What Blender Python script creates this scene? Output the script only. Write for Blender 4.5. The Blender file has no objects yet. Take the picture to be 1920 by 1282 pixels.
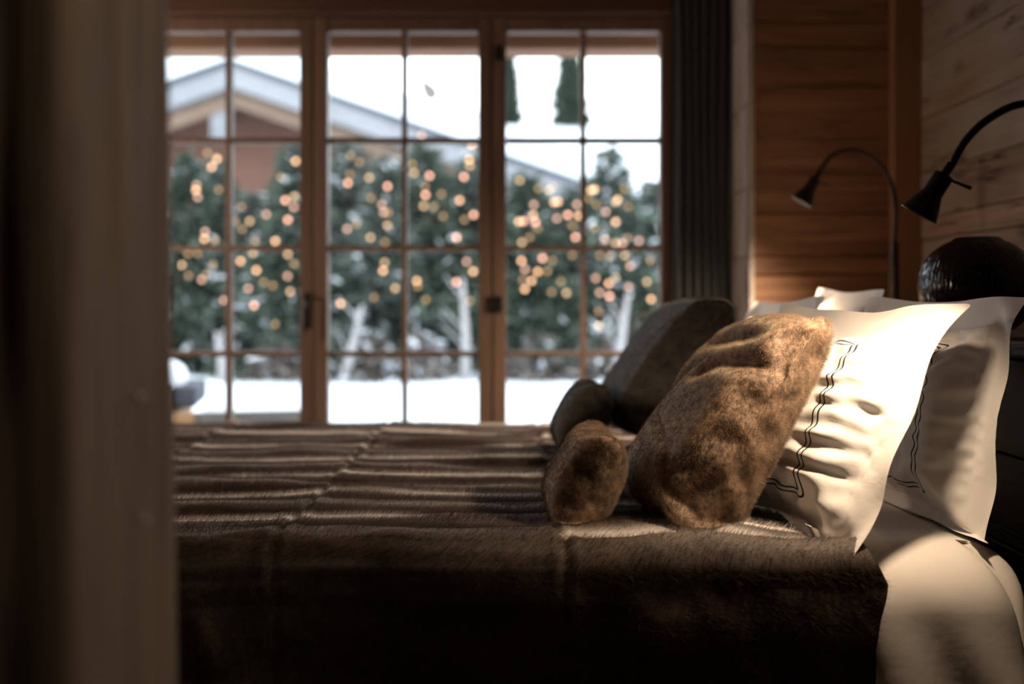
import bpy, bmesh, math, random
import numpy as np
from mathutils import Vector, Matrix, noise

random.seed(7); RNG = np.random.default_rng(7)
SC = bpy.context.scene
COL = SC.collection
R = math.radians
F = 1867.0; HX, HY = 960.0, 560.0; CAMZ = 1.05      # focal length in px, vanishing point, eye height

# ------------------------------------------------------------------ camera, world, exposure
cam_d = bpy.data.cameras.new('camera'); cam = bpy.data.objects.new('camera', cam_d); COL.objects.link(cam)
cam.location = (0, 0, CAMZ); cam.rotation_euler = (R(90), 0, 0)
cam_d.sensor_width = 36; cam_d.lens = F * 36 / 1920; cam_d.shift_y = -(641 - HY) / 1920
cam_d.clip_start = 0.02; cam_d.clip_end = 400
cam_d.dof.use_dof = True; cam_d.dof.focus_distance = 2.08; cam_d.dof.aperture_fstop = 1.25
SC.camera = cam
SC.view_settings.view_transform = 'Standard'; SC.view_settings.look = 'None'
SC.view_settings.gamma = 1; SC.view_settings.use_curve_mapping = False
SC.view_settings.exposure = 0.2
SC.cycles.use_denoising = True
SC.cycles.sample_clamp_indirect = 3
SC.cycles.max_bounces = 8; SC.cycles.transparent_max_bounces = 16

world = bpy.data.worlds.new('overcast_sky'); SC.world = world; world.use_nodes = True
wt = world.node_tree; wt.nodes.clear()
wo = wt.nodes.new('ShaderNodeOutputWorld'); wb = wt.nodes.new('ShaderNodeBackground')
wb.inputs[0].default_value = (0.90, 0.95, 1.0, 1); wb.inputs[1].default_value = 4.4
wt.links.new(wb.outputs[0], wo.inputs[0])

def lamp(name, kind, loc, energy, color, **kw):
    d = bpy.data.lights.new(name, kind); d.energy = energy; d.color = color
    for k, v in kw.items(): setattr(d, k, v)
    o = bpy.data.objects.new(name, d); o.location = loc; COL.objects.link(o); return o

# added unseen warm fill at the foot end, lifts the window frames; no lamp body
foot_fill = lamp('foot_end_fill', 'POINT', (-2.3, 3.55, 1.45), 42, (1.0, 0.82, 0.66), shadow_soft_size=.12)

# added unseen fill right of the doorway, brightens the door post; no lamp body
post_fill = lamp('door_post_fill', 'POINT', (.92, .62, 1.7), 22, (1.0, 0.80, 0.60), shadow_soft_size=.05)

# ------------------------------------------------------------------ helpers
def P(px, py, D): return Vector(((px - HX) / F * D, D, CAMZ - (py - HY) / F * D))

def tag(o, label=None, cat=None, group=None, kind=None):
    if label: o['label'] = label
    if cat: o['category'] = cat
    if group: o['group'] = group
    if kind: o['kind'] = kind
    return o

def empty(name, loc=(0, 0, 0), rz=0, **k):
    o = bpy.data.objects.new(name, None); COL.objects.link(o); o.location = loc; o.rotation_euler = (0, 0, rz)
    o.empty_display_size = 0.1
    return tag(o, **k)

def link(name, me, mat=None, parent=None, smooth=False):
    if mat is not None and not me.materials: me.materials.append(mat)
    if smooth: me.polygons.foreach_set('use_smooth', [True] * len(me.polygons))
    o = bpy.data.objects.new(name, me); COL.objects.link(o)
    if parent is not None: o.parent = parent
    return o

def fin(name, bm, mat=None, parent=None, smooth=False):
    me = bpy.data.meshes.new(name); bmesh.ops.recalc_face_normals(bm, faces=bm.faces); bm.to_mesh(me); bm.free()
    return link(name, me, mat, parent, smooth)

def box_bm(bm, x0, x1, y0, y1, z0, z1, bev=0.0, seg=1):
    vs = [bm.verts.new((x, y, z)) for x in (x0, x1) for y in (y0, y1) for z in (z0, z1)]
    fs = [(0, 1, 3, 2), (4, 6, 7, 5), (0, 4, 5, 1), (2, 3, 7, 6), (0, 2, 6, 4), (1, 5, 7, 3)]
    f = [bm.faces.new([vs[i] for i in q]) for q in fs]
    if bev: 
        es = list({e for a in f for e in a.edges})
        bmesh.ops.bevel(bm, geom=es, offset=bev, segments=seg, affect='EDGES', profile=0.6)
    return vs

def box(name, x0, x1, y0, y1, z0, z1, mat, parent=None, bev=0.004, seg=1):
    bm = bmesh.new(); box_bm(bm, x0, x1, y0, y1, z0, z1, bev, seg); return fin(name, bm, mat, parent)

def prism(name, pts, y0, y1, mat, parent=None):
    """polygon in the xz plane given depth y0..y1"""
    bm = bmesh.new()
    a = [bm.verts.new((x, y0, z)) for x, z in pts]; b = [bm.verts.new((x, y1, z)) for x, z in pts]
    bm.faces.new(a); bm.faces.new(b[::-1]); n = len(pts)
    for i in range(n): bm.faces.new((a[i], b[i], b[(i + 1) % n], a[(i + 1) % n]))
    return fin(name, bm, mat, parent)

def catmull(pts, n=8):
    pts = [Vector(p) for p in pts]; q = [pts[0] * 2 - pts[1]] + pts + [pts[-1] * 2 - pts[-2]]; out = []
    for i in range(1, len(q) - 2):
        for k in range(n):
            t = k / n; a, b, c, d = q[i - 1:i + 3]
            out.append(0.5 * ((2 * b) + (c - a) * t + (2 * a - 5 * b + 4 * c - d) * t * t + (3 * b - a - 3 * c + d) * t ** 3))
    out.append(pts[-1]); return out

def tube_bm(bm, pts, rad, seg=10, cap=True):
    pts = [Vector(p) for p in pts]; rings = []
    rr = rad if isinstance(rad, (list, tuple)) else [rad] * len(pts)
    t0 = (pts[1] - pts[0]).normalized(); ref = t0.orthogonal().normalized()
    for i, p in enumerate(pts):
        t = (pts[min(i + 1, len(pts) - 1)] - pts[max(i - 1, 0)]).normalized()
        ref = (ref - t * ref.dot(t)).normalized(); b = t.cross(ref)
        rings.append([bm.verts.new(p + (ref * math.cos(a) + b * math.sin(a)) * rr[i]) for a in [2 * math.pi * k / seg for k in range(seg)]])
    for i in range(len(rings) - 1):
        for k in range(seg):
            bm.faces.new((rings[i][k], rings[i][(k + 1) % seg], rings[i + 1][(k + 1) % seg], rings[i + 1][k]))
    if cap: bm.faces.new(rings[0][::-1]); bm.faces.new(rings[-1])

def tube(name, pts, rad, mat, parent=None, seg=10):
    bm = bmesh.new(); tube_bm(bm, pts, rad, seg); return fin(name, bm, mat, parent, True)

def lathe(name, prof, mat, parent=None, seg=32, M=None, closed=False):
    bm = bmesh.new(); rings = []
    for r, z in prof:
        rings.append([bm.verts.new((r * math.cos(2 * math.pi * k / seg), r * math.sin(2 * math.pi * k / seg), z)) for k in range(seg)] if r > 1e-6 else [bm.verts.new((0, 0, z))])
    for a, b in zip(rings, rings[1:]):
        for k in range(seg):
            k2 = (k + 1) % seg
            if len(a) == 1 and len(b) == 1: continue
            if len(a) == 1: bm.faces.new((a[0], b[k2], b[k]))
            elif len(b) == 1: bm.faces.new((a[k], a[k2], b[0]))
            else: bm.faces.new((a[k], a[k2], b[k2], b[k]))
    if M is not None: bmesh.ops.transform(bm, matrix=M, verts=bm.verts)
    return fin(name, bm, mat, parent, True)

def np_mesh(name, V, Fc, uv=None):
    me = bpy.data.meshes.new(name); V = np.asarray(V, float); Fc = np.asarray(Fc, int)
    me.vertices.add(len(V)); me.vertices.foreach_set('co', V.ravel())
    k = Fc.shape[1]; me.loops.add(Fc.size); me.loops.foreach_set('vertex_index', Fc.ravel())
    me.polygons.add(len(Fc)); me.polygons.foreach_set('loop_start', np.arange(len(Fc)) * k)
    me.polygons.foreach_set('loop_total', np.full(len(Fc), k)) if hasattr(me.polygons[0], 'loop_total') and not me.polygons[0].is_property_readonly('loop_total') else None
    if uv is not None:
        l = me.uv_layers.new(name='UVMap'); l.data.foreach_set('uv', np.asarray(uv)[Fc.ravel()].ravel())
    me.update(calc_edges=True); me.validate(); return me

def grid_faces(nu, nv, off=0):
    i, j = np.meshgrid(np.arange(nu - 1), np.arange(nv - 1), indexing='ij')
    a = (i * nv + j).ravel() + off
    return np.stack([a, a + nv, a + nv + 1, a + 1], 1)

def fbm(x, y, seed=0, octv=4, lac=2.0, gain=0.5):
    """value noise, vectorised"""
    def vn(x, y, s):
        xi = np.floor(x).astype(np.int64); yi = np.floor(y).astype(np.int64); fx = x - xi; fy = y - yi
        fx = fx * fx * (3 - 2 * fx); fy = fy * fy * (3 - 2 * fy)
        def h(a, b):
            n = (a * 374761393 + b * 668265263 + s * 1442695041) & 0x7fffffff
            n = ((n ^ (n >> 13)) * 1274126177) & 0x7fffffff
            return ((n ^ (n >> 16)) & 0xffff) / 65535.0
        return (h(xi, yi) * (1 - fx) + h(xi + 1, yi) * fx) * (1 - fy) + (h(xi, yi + 1) * (1 - fx) + h(xi + 1, yi + 1) * fx) * fy
    t = 0; a = 1; n = 0
    for o in range(octv):
        t = t + a * vn(x, y, seed + o * 17); n += a; a *= gain; x = x * lac; y = y * lac
    return t / n * 2 - 1

# ------------------------------------------------------------------ materials
class NT:
    def __init__(s, name):
        s.m = bpy.data.materials.new(name); s.m.use_nodes = True; s.t = s.m.node_tree; s.t.nodes.clear()
        s.out = s.n('OutputMaterial')
    def n(s, k, **kw):
        o = s.t.nodes.new('ShaderNode' + k)
        for a, b in kw.items(): setattr(o, a, b)
        return o
    def l(s, a, b): s.t.links.new(a, b)
    def setin(s, sock, v):
        if hasattr(v, 'is_output'): s.l(v, sock)
        else: sock.default_value = v
    def math(s, op, a, b=0.5, c=None):
        o = s.n('Math', operation=op); s.setin(o.inputs[0], a); s.setin(o.inputs[1], b)
        if c is not None: s.setin(o.inputs[2], c)
        return o.outputs[0]
    def mapping(s, vec, scale, loc=(0, 0, 0)):
        o = s.n('Mapping'); s.l(vec, o.inputs[0]); o.inputs[3].default_value = scale; s.setin(o.inputs[1], loc); return o.outputs[0]
    def noise(s, vec, scale, detail=3, rough=.5, dist=0):
        o = s.n('TexNoise'); s.l(vec, o.inputs['Vector']); o.inputs['Scale'].default_value = scale
        o.inputs['Detail'].default_value = detail; o.inputs['Roughness'].default_value = rough; o.inputs['Distortion'].default_value = dist
        return o.outputs['Fac']
    def ramp(s, f, stops):
        o = s.n('ValToRGB'); s.l(f, o.inputs[0]); e = o.color_ramp.elements
        while len(e) < len(stops): e.new(0.5)
        for i, (p, c) in enumerate(stops): e[i].position = p; e[i].color = (*c, 1) if len(c) == 3 else c
        return o.outputs[0]
    def mix(s, f, a, b, mode='MIX'):
        o = s.n('Mix', data_type='RGBA', blend_type=mode); s.setin(o.inputs[0], f)
        for k, v in ((6, a), (7, b)):
            if isinstance(v, tuple) and len(v) == 3: v = (*v, 1)
            s.setin(o.inputs[k], v)
        return o.outputs[2]
    def bsdf(s, col, rough=.6, bump=None, bstr=.3, bdist=.01, **kw):
        o = s.n('BsdfPrincipled')
        if isinstance(col, tuple): col = (*col[:3], 1)
        s.setin(o.inputs['Base Color'], col); s.setin(o.inputs['Roughness'], rough)
        for k, v in kw.items(): s.setin(o.inputs[k.replace('_', ' ')], v)
        if bump is not None:
            b = s.n('Bump'); s.l(bump, b.inputs['Height']); b.inputs['Strength'].default_value = bstr; b.inputs['Distance'].default_value = bdist
            s.l(b.outputs[0], o.inputs['Normal'])
        s.l(o.outputs[0], s.out.inputs[0]); return s.m

def wood(name, dark, light, grain=(1, 14, 14), along=0, rough=.7, bstr=.5, grey=None, knots=True, saw=False, crack=.5):
    t = NT(name); tc = t.n('TexCoord').outputs['Object']; oi = t.n('ObjectInfo')
    off = t.n('CombineXYZ')
    for i in range(3): t.l(t.math('MULTIPLY', oi.outputs['Random'], 37.0 + 11 * i), off.inputs[i])
    v = t.n('VectorMath', operation='ADD'); t.l(tc, v.inputs[0]); t.l(off.outputs[0], v.inputs[1]); v = v.outputs[0]
    sc = [12.0, 12.0, 12.0]; sc[along] = 0.7
    m = t.mapping(v, sc)
    warp = t.noise(t.mapping(v, [5 if i != along else 1.6 for i in range(3)]), 1.0, 2)
    g1 = t.noise(m, 1.6, 8, .62, 1.6)
    fine = t.noise(t.mapping(v, [70 if i != along else 2.5 for i in range(3)]), 1.0, 4, .6)
    c = t.ramp(g1, [(.30, dark), (.52, tuple((a + b) / 2 for a, b in zip(dark, light))), (.72, light)])
    c = t.mix(t.math('MULTIPLY', fine, .35), c, dark)
    if grey:
        gm = t.ramp(t.noise(t.mapping(v, [3.5 if i != along else 1.1 for i in range(3)]), 1.0, 3), [(.42, (0, 0, 0)), (.62, (1, 1, 1))])
        c = t.mix(t.math('MULTIPLY', gm, .8), c, grey)
    # plank to plank tone
    c = t.mix(t.math('MULTIPLY', oi.outputs['Random'], .35), c, tuple(x * .45 for x in dark))
    h = t.math('MULTIPLY', fine, .35)
    h = t.math('ADD', h, t.math('MULTIPLY', g1, .8))
    if knots:
        vo = t.n('TexVoronoi', feature='F1'); t.l(t.mapping(v, [5.2 if i != along else 2.4 for i in range(3)]), vo.inputs['Vector']); vo.inputs['Scale'].default_value = 1.0
        k = t.ramp(vo.outputs['Distance'], [(.05, (1, 1, 1)), (.16, (0, 0, 0))])
        c = t.mix(t.math('MULTIPLY', k, .75), c, tuple(x * .3 for x in dark)); h = t.math('SUBTRACT', h, t.math('MULTIPLY', k, .3))
    ck = t.noise(t.mapping(v, [22 if i != along else 1.0 for i in range(3)], (3, 1, 7)), 1.0, 3, .55, .8)
    ck = t.ramp(t.math('ABSOLUTE', t.math('SUBTRACT', ck, .5)), [(0.0, (1, 1, 1)), (.018, (0, 0, 0))])
    msk = t.ramp(t.noise(t.mapping(v, [4 if i != along else 2 for i in range(3)], (9, 2, 1)), 1.0, 2), [(.5, (0, 0, 0)), (.6, (1, 1, 1))])
    ck = t.math('MULTIPLY', ck, msk); c = t.mix(t.math('MULTIPLY', ck, crack * 1.5), c, tuple(x * .12 for x in dark)); h = t.math('SUBTRACT', h, t.math('MULTIPLY', ck, crack))
    if saw:
        s = t.noise(t.mapping(v, [2 if i != along else 55 for i in range(3)]), 1.0, 3, .6)
        h = t.math('ADD', h, t.math('MULTIPLY', s, .35)); c = t.mix(t.math('MULTIPLY', s, .25), c, dark)
    return t.bsdf(c, rough, h, bstr, .006)

def plain(name, col, rough=.6, nscale=60, bstr=.15, var=.15, **kw):
    t = NT(name); tc = t.n('TexCoord').outputs['Object']; f = t.noise(tc, nscale, 3)
    c = t.mix(f, tuple(x * (1 - var) for x in col), tuple(min(1, x * (1 + var)) for x in col))
    return t.bsdf(c, rough, f, bstr, .002, **kw)

M = {}
M['back_wood'] = wood('warm_pine_planks', (.14, .066, .034), (.42, .22, .115), along=0, rough=.62, bstr=.35, crack=.35)
M['head_wood'] = wood('weathered_sawn_planks', (.16, .11, .080), (.54, .41, .31), along=1, rough=.75, bstr=.9, grey=(.40, .37, .34), saw=True, crack=1.3)
M['post_wood'] = wood('corner_post_wood', (.26, .135, .068), (.42, .22, .115), along=2, rough=.55, bstr=.15, knots=False, crack=.1)
M['jamb_wood'] = wood('old_door_post_wood', (.085, .056, .036), (.27, .20, .14), along=2, rough=.8, bstr=.9, knots=False, crack=.7)
M['dark_wood'] = wood('dark_stained_wood', (.010, .005, .004), (.022, .012, .009), along=2, rough=.6, bstr=.3, knots=False)
M['dark_wood_x'] = wood('dark_bed_wood', (.012, .006, .004), (.035, .018, .011), along=1, rough=.6, bstr=.3, knots=False)
M['window_wood'] = wood('larch_window_wood', (.15, .092, .064), (.265, .175, .125), along=2, rough=.55, bstr=.12, knots=False, crack=.1)
M['beam_wood'] = wood('header_beam_wood', (.085, .042, .024), (.16, .085, .05), along=0, rough=.65, bstr=.4, knots=False)
M['reveal_wood'] = wood('grey_reveal_wood', (.34, .30, .27), (.78, .74, .70), along=2, rough=.8, bstr=.7, saw=True)
M['shelf_wood'] = wood('shelf_wood', (.16, .09, .055), (.42, .28, .19), along=1, rough=.55, bstr=1.0, crack=.9, knots=False)
M['floor_wood'] = wood('floor_boards', (.05, .027, .014), (.13, .075, .04), along=0, rough=.5, bstr=.2)
M['plaster'] = plain('ceiling_boards_paint', (.16, .09, .05), .8, 12)
M['black_metal'] = plain('matt_black_metal', (.022, .022, .023), .32, 200, .05, Metallic=.3)
M['ribbed_metal'] = plain('gooseneck_black_metal', (.012, .011, .011), .45, 200, .05)
M['steel'] = plain('brushed_steel', (.38, .37, .36), .35, 150, .1, Metallic=.8)
M['snow'] = plain('snow', (.66, .71, .77), .75, 6, .25, .03)
M['navy'] = plain('charcoal_curtain_fabric', (.028, .031, .036), .9, 400, .4, Sheen_Weight=.15)
M['porch_wood'] = wood('porch_wood', (.15, .065, .03), (.27, .13, .06), along=0, rough=.7, knots=False)
M['weathered'] = wood('weathered_bench_wood', (.10, .09, .083), (.18, .155, .14), along=0, rough=.8, knots=False)
M['bench_wood'] = wood('teak_bench_wood', (.27, .13, .055), (.42, .22, .10), along=0, rough=.6, knots=False)
M['grey_board'] = wood('weathered_grey_bargeboard', (.20, .21, .235), (.29, .30, .325), along=0, rough=.8, knots=False)
M['beige_board'] = wood('pale_rafter_wood', (.19, .125, .09), (.28, .20, .15), along=0, rough=.8, knots=False)
M['house_wood'] = wood('red_brown_cladding', (.13, .06, .042), (.24, .115, .08), along=0, rough=.8, knots=False)
M['slate'] = plain('dark_roof_edge', (.06, .065, .08), .7, 5)
M['bark'] = plain('dark_bark', (.06, .045, .035), .9, 20, .8)
M['pale_bark'] = plain('pale_grey_bark', (.30, .29, .30), .9, 20, .8)
M['cushion_grey'] = plain('charcoal_outdoor_fabric', (.055, .06, .075), .9, 200, .3)
M['cable'] = plain('dark_green_cable', (.02, .03, .02), .7)

def glass():
    t = NT('window_glass'); fr = t.n('Fresnel'); fr.inputs[0].default_value = 1.45
    a = t.n('BsdfTransparent'); a.inputs[0].default_value = (.97, .985, .98, 1); b = t.n('BsdfGlossy'); b.inputs['Roughness'].default_value = .0
    mx = t.n('MixShader'); t.l(t.math('MULTIPLY', fr.outputs[0], .9), mx.inputs[0]); t.l(a.outputs[0], mx.inputs[1]); t.l(b.outputs[0], mx.inputs[2]); t.l(mx.outputs[0], t.out.inputs[0])
    return t.m
M['glass'] = glass()

def foliage(name, a, b):
    t = NT(name); g = t.n('NewGeometry'); r = g.outputs['Random Per Island']
    n = t.noise(g.outputs['Position'], 2.2, 3)
    c = t.mix(t.math('MULTIPLY', t.math('ADD', r, n), .5), a, b); return t.bsdf(c, .85)
M['needles'] = foliage('spruce_needles', (.018, .034, .024), (.078, .105, .078))
M['needles_blue'] = foliage('grey_green_needles', (.032, .048, .042), (.125, .15, .13))
M['twigs'] = foliage('bare_twigs', (.08, .07, .066), (.20, .17, .155))

def emit(name, col, s):
    t = NT(name); e = t.n('Emission'); e.inputs[0].default_value = (*col, 1); e.inputs[1].default_value = s; t.l(e.outputs[0], t.out.inputs[0])
    return t.m

def linen():
    t = NT('white_percale_with_navy_cord'); uv = t.n('UVMap').outputs[0]; sp = t.n('SeparateXYZ'); t.l(uv, sp.inputs[0])
    wob = t.math('MULTIPLY', t.math('SUBTRACT', t.noise(uv, 28, 2), .5), .012)
    w = t.noise(t.mapping(uv, (1, 1, 1)), 900, 2)
    # uv holds (distance to the seam, side flag): 1 unit = 1 m
    d = t.math('ADD', sp.outputs[0], wob); ln = None
    for c0 in (.118, .131):
        q = t.math('LESS_THAN', t.math('ABSOLUTE', t.math('SUBTRACT', d, c0)), .0021)
        ln = q if ln is None else t.math('MAXIMUM', ln, q)
    ln = t.math('MULTIPLY', ln, t.math('GREATER_THAN', sp.outputs[1], .5))
    c = t.mix(ln, (.80, .77, .74), (.012, .012, .03))
    pos = t.n('TexCoord').outputs['Object']
    fw = t.noise(pos, 55, 3, .5, .4)
    h = t.math('ADD', t.math('MULTIPLY', w, .08), t.math('MULTIPLY', fw, .5))
    return t.bsdf(c, .75, h, .25, .006, Sheen_Weight=.1)
M['linen'] = linen()
M['sheet'] = (lambda t: t.bsdf((.74, .69, .64), .75, t.noise(t.n('TexCoord').outputs['Object'], 14, 4), .12, .01))(NT('white_sheet_cotton'))

def fur(name, dark, light, white=None, bs=.4):
    t = NT(name); uv = t.n('UVMap').outputs[0]; sp = t.n('SeparateXYZ'); t.l(uv, sp.inputs[0]); g = t.n('NewGeometry')
    n = t.noise(g.outputs['Position'], 60, 4, .65); n2 = t.noise(g.outputs['Position'], 7, 3)
    f = t.math('ADD', t.math('MULTIPLY', n, .65), t.math('MULTIPLY', n2, .35))
    c = t.ramp(f, [(.34, dark), (.62, light)])
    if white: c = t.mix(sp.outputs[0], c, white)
    return t.bsdf(c, .75, n, bs, .006, Sheen_Weight=.5, Sheen_Roughness=.4, Sheen_Tint=(*[min(1, x * 3) for x in light], 1))
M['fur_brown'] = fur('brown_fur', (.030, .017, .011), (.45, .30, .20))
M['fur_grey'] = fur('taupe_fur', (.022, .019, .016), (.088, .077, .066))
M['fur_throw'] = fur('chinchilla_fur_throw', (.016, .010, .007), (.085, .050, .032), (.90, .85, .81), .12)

# ------------------------------------------------------------------ room shell
WB = 4.0          # inner face of the window wall
WIN = 4.45        # window plane
HXW = 1.63        # head wall x
XL = -2.55; YF = 1.06; CEIL = 2.62
RX = .953         # right reveal edge
floor = box('floor', XL - .1, HXW + .1, YF - .1, WB + .4, -.06, 0, M['floor_wood'], bev=0)
tag(floor, 'dark wooden floor under the bed', 'floor', kind='structure')
hf = box('floor', -1.3, 1.3, -1.4, YF - .1, -.06, 0, M['floor_wood'], bev=0); hf.name = 'floor.001'
tag(hf, 'wooden floor of the dark hallway before the doorway', 'floor', kind='structure')
ceil = box('ceiling', XL - .1, HXW + .1, -1.5, WIN + .12, CEIL, CEIL + .08, M['plaster'], bev=0)
tag(ceil, 'brown wooden ceiling above the bedroom', 'ceiling', kind='structure')
wl = box('wall_left', XL - .12, XL, YF - .1, WIN + .1, 0, CEIL, M['back_wood'], bev=0)
tag(wl, 'wooden wall at the foot end of the bed', 'wall', kind='structure')
for nm, x0, x1, y0, y1, lb in (('wall_hall_left', -1.4, -1.3, -1.4, YF - .1, 'dark hallway wall on the left'), ('wall_hall_right', 1.3, 1.4, -1.4, YF - .1, 'dark hallway wall on the right'), ('wall_hall_back', -1.4, 1.4, -1.5, -1.4, 'hallway wall behind the viewer')):
    tag(box(nm, x0, x1, y0, y1, 0, CEIL, M['dark_wood'], bev=0), lb, 'wall', kind='structure')
# doorway wall (camera looks through its opening)
JX = -.362; JD0, JD1 = .815, 1.06
wf = empty('wall_front', (0, 0, 0), label='near-black wall around the doorway left of the door post', cat='wall', kind='structure')
for i, (x0, x1, z0, z1) in enumerate(((XL, JX - .07, 0, CEIL), (.78, HXW + .1, 0, CEIL), (JX - .07, .78, 2.14, CEIL))):
    o = box('panel', x0, x1, JD0 + .012, JD1 - .006, z0, z1, M['dark_wood'], wf, 0)
jb = empty('door_1', (0, 0, 0), label='rough old wooden door post blurred in the left foreground', cat='door frame', kind='structure')
def rough_post(name, x0, x1, y0, y1, z0, z1, mat, parent, amp=.003, lean=0.0, seed=1):
    nz = 140; prof = []
    for k in range(6): prof.append((x0 + (x1 - x0) * k / 6, y0))
    for k in range(16): prof.append((x1, y0 + (y1 - y0) * k / 16))
    for k in range(6): prof.append((x1 - (x1 - x0) * k / 6, y1))
    for k in range(16): prof.append((x0, y1 - (y1 - y0) * k / 16))
    n = len(prof); V = []
    for iz in range(nz + 1):
        z = z0 + (z1 - z0) * iz / nz
        for k, (x, y) in enumerate(prof):
            a = noise.noise(Vector((k * .55, z * .5, seed))) * amp + noise.noise(Vector((k * 1.1, z * 4, seed + 5))) * amp * .5
            cx, cy = (x0 + x1) / 2, (y0 + y1) / 2
            V.append((x + (1 if x > cx else -1) * a - lean * (z - CAMZ), y + (1 if y > cy else -1) * a, z))
    Fc = [[iz * n + k, iz * n + (k + 1) % n, (iz + 1) * n + (k + 1) % n, (iz + 1) * n + k] for iz in range(nz) for k in range(n)]
    return link(name, np_mesh(name, V, Fc), mat, parent, True)
rough_post('post', JX - .08, JX, JD0, JD1, 0, 2.14, M['jamb_wood'], jb, amp=.005, lean=.014, seed=3)
rough_post('post', .70, .78, JD0, JD1, 0, 2.14, M['jamb_wood'], jb, seed=8)
box('lintel', JX - .08, .79, JD0, JD1, 2.06, 2.15, M['jamb_wood'], jb, .01)
for y, py, r in ((.955, 745, .005), (.962, 975, .004)):
    z = CAMZ - (py - HY) / F * y
    lathe('nail', [(0, .003), (r * .8, .002), (r, 0), (r, -.004)], M['steel'], jb, 12, Matrix.Translation((JX - .014 * (z - CAMZ) + .004, y, z)) @ Matrix.Rotation(R(90), 4, 'Y'))

# window wall, right part with planks
def planks_x(parent, name, x0, x1, y0, y1, edges, mat, gap=.0025, seed=0):
    rr = random.Random(seed)
    for a, b in zip(edges, edges[1:]):
        xs = [x0, x1]
        for u, v in zip(xs, xs[1:]):
            dy = rr.uniform(-.004, .003)
            o = box(name, u, v, y0 + dy, y1, a + gap, b - gap, mat, parent, .003)
def zof(py, D): return CAMZ - (py - HY) / F * D
wbk = empty('wall_back', (0, 0, 0), label='warm brown horizontal plank wall to the right of the dark curtain', cat='wall', kind='structure')
ed = [0, .19, .37, .56, .74, .93] + [zof(y, WB) for y in (515, 480, 400, 325, 258, 162, 87, 40, -40)] + [CEIL]
ed = sorted(e for e in ed if e <= CEIL)
planks_x(wbk, 'plank', RX, 1.63, WB, WB + .03, ed, M['back_wood'], seed=2)
box('backing', RX + .02, HXW + .1, WB + .03, WIN + .1, 0, CEIL, M['dark_wood'], wbk, 0)
box('lintel_backing', XL, RX + .03, WB + .02, WIN + .1, 2.42, CEIL, M['beam_wood'], wbk, 0)
# pale reveal boards
zz = [0, .3, .62, .95, 1.22, 1.5, 1.84, 2.15, 2.42]
for a, b in zip(zz, zz[1:]):
    box('reveal_board', RX - .0, RX + .021, WB - .004, WIN + .02, a + .002, b - .002, M['reveal_wood'], wbk, .003)
# corner post
t1 = box('trim_1', (1675 - HX) / F * 3.96, HXW + .02, 3.955, WB + .01, 0, CEIL, M['post_wood'], None, .006, 2)
tag(t1, 'smooth brown corner post between the two plank walls', 'post', kind='structure')
# head wall
wr = empty('wall_right', (0, 0, 0), label='weathered sawn plank wall behind the vase and shelf', cat='wall', kind='structure')
edz = [0, .2, .4, .6, .8, .985, 1.15, 1.285, 1.37, 1.545, 1.76, 2.0, 2.2, 2.4, CEIL]
rr = random.Random(5)
for a, b in zip(edz, edz[1:]):
    ys = [YF + .04, rr.uniform(1.6, 2.8), WB]
    for u, v in zip(ys, ys[1:]):
        dx = rr.uniform(-.005, .003)
        box('plank', HXW + dx, HXW + .03, u + .001, v - .001, a + .002, b - .002, M['head_wood'], wr, .003)
box('backing', HXW + .03, HXW + .1, YF - .1, WIN + .1, 0, CEIL, M['dark_wood'], wr, 0)

# header trims over the windows
t2 = box('trim_2', XL, RX, WIN - .10, WIN + .06, zof(25, WIN - .1), 2.45, M['beam_wood'], None, .008)
tag(t2, 'dark wooden beam along the top of the windows', 'beam', kind='structure')
t3 = box('trim_3', XL, RX, WIN - .06, WIN + .06, 0, .22, M['window_wood'], None, .006)
tag(t3, 'wooden threshold under the French windows', 'sill', kind='structure')
t4 = box('trim_4', .722, RX, WIN - .03, WIN + .06, .22, zof(25, WIN - .1), M['window_wood'], None, .005)
tag(t4, 'wooden frame post behind the dark curtain', 'post', kind='structure')

# windows
GZ = [.335, .8045, 1.274, 1.7555, zof(62, WIN)]
TOPZ = zof(25, WIN - .1)
def sash(idx, g0, g1, lb, handle=None, mull=None):
    w = empty('window_%d' % idx, (0, WIN, 0), label=lb, cat='window', kind='structure')
    y0, y1 = -.04, .035; bw = .012
    s0, s1 = g0 - .0605, g1 + .0605
    for a, b in ((s0, g0), (g1, s1)):
        box('stile', a + .001, b - .001, y0, y1, .222, TOPZ, M['window_wood'], w, .005, 2)
    box('top_rail', g0, g1, y0 + .004, y1 - .004, GZ[-1], TOPZ, M['window_wood'], w, .004)
    box('bottom_rail', g0, g1, y0 + .004, y1 - .004, .222, GZ[0], M['window_wood'], w, .004)
    gm = mull if mull is not None else (g0 + g1) / 2
    for z in GZ[1:-1]:
        box('glazing_bar', g0, g1, -.022, .030, z - bw, z + bw, M['window_wood'], w, .004)
    box('glazing_bar', gm - bw, gm + bw, -.024, .032, GZ[0], GZ[-1], M['window_wood'], w, .004)
    for (a, b) in ((g0, gm - bw), (gm + bw, g1)):
        for i in range(4):
            z0 = GZ[i] + (bw if i else 0); z1 = GZ[i + 1] - (bw if i < 3 else 0)
            box('pane', a, b, .006, .010, z0, z1, M['glass'], w, 0)
    return w
gx = lambda px: (px - HX) / F * WIN
w1 = sash(1, gx(284), gx(565), 'leftmost visible French window, black lever handle on its right stile', mull=gx(430))
w2 = sash(2, gx(617), gx(897), 'middle French window with bare right stile and small black latch', mull=gx(759))
w3 = sash(3, gx(950), gx(1236), 'right French window next to the charcoal curtain', mull=gx(1093))
w4 = sash(4, gx(284) - 333 / F * WIN, gx(565) - 333 / F * WIN, 'French window hidden behind the door post at far left')
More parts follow.
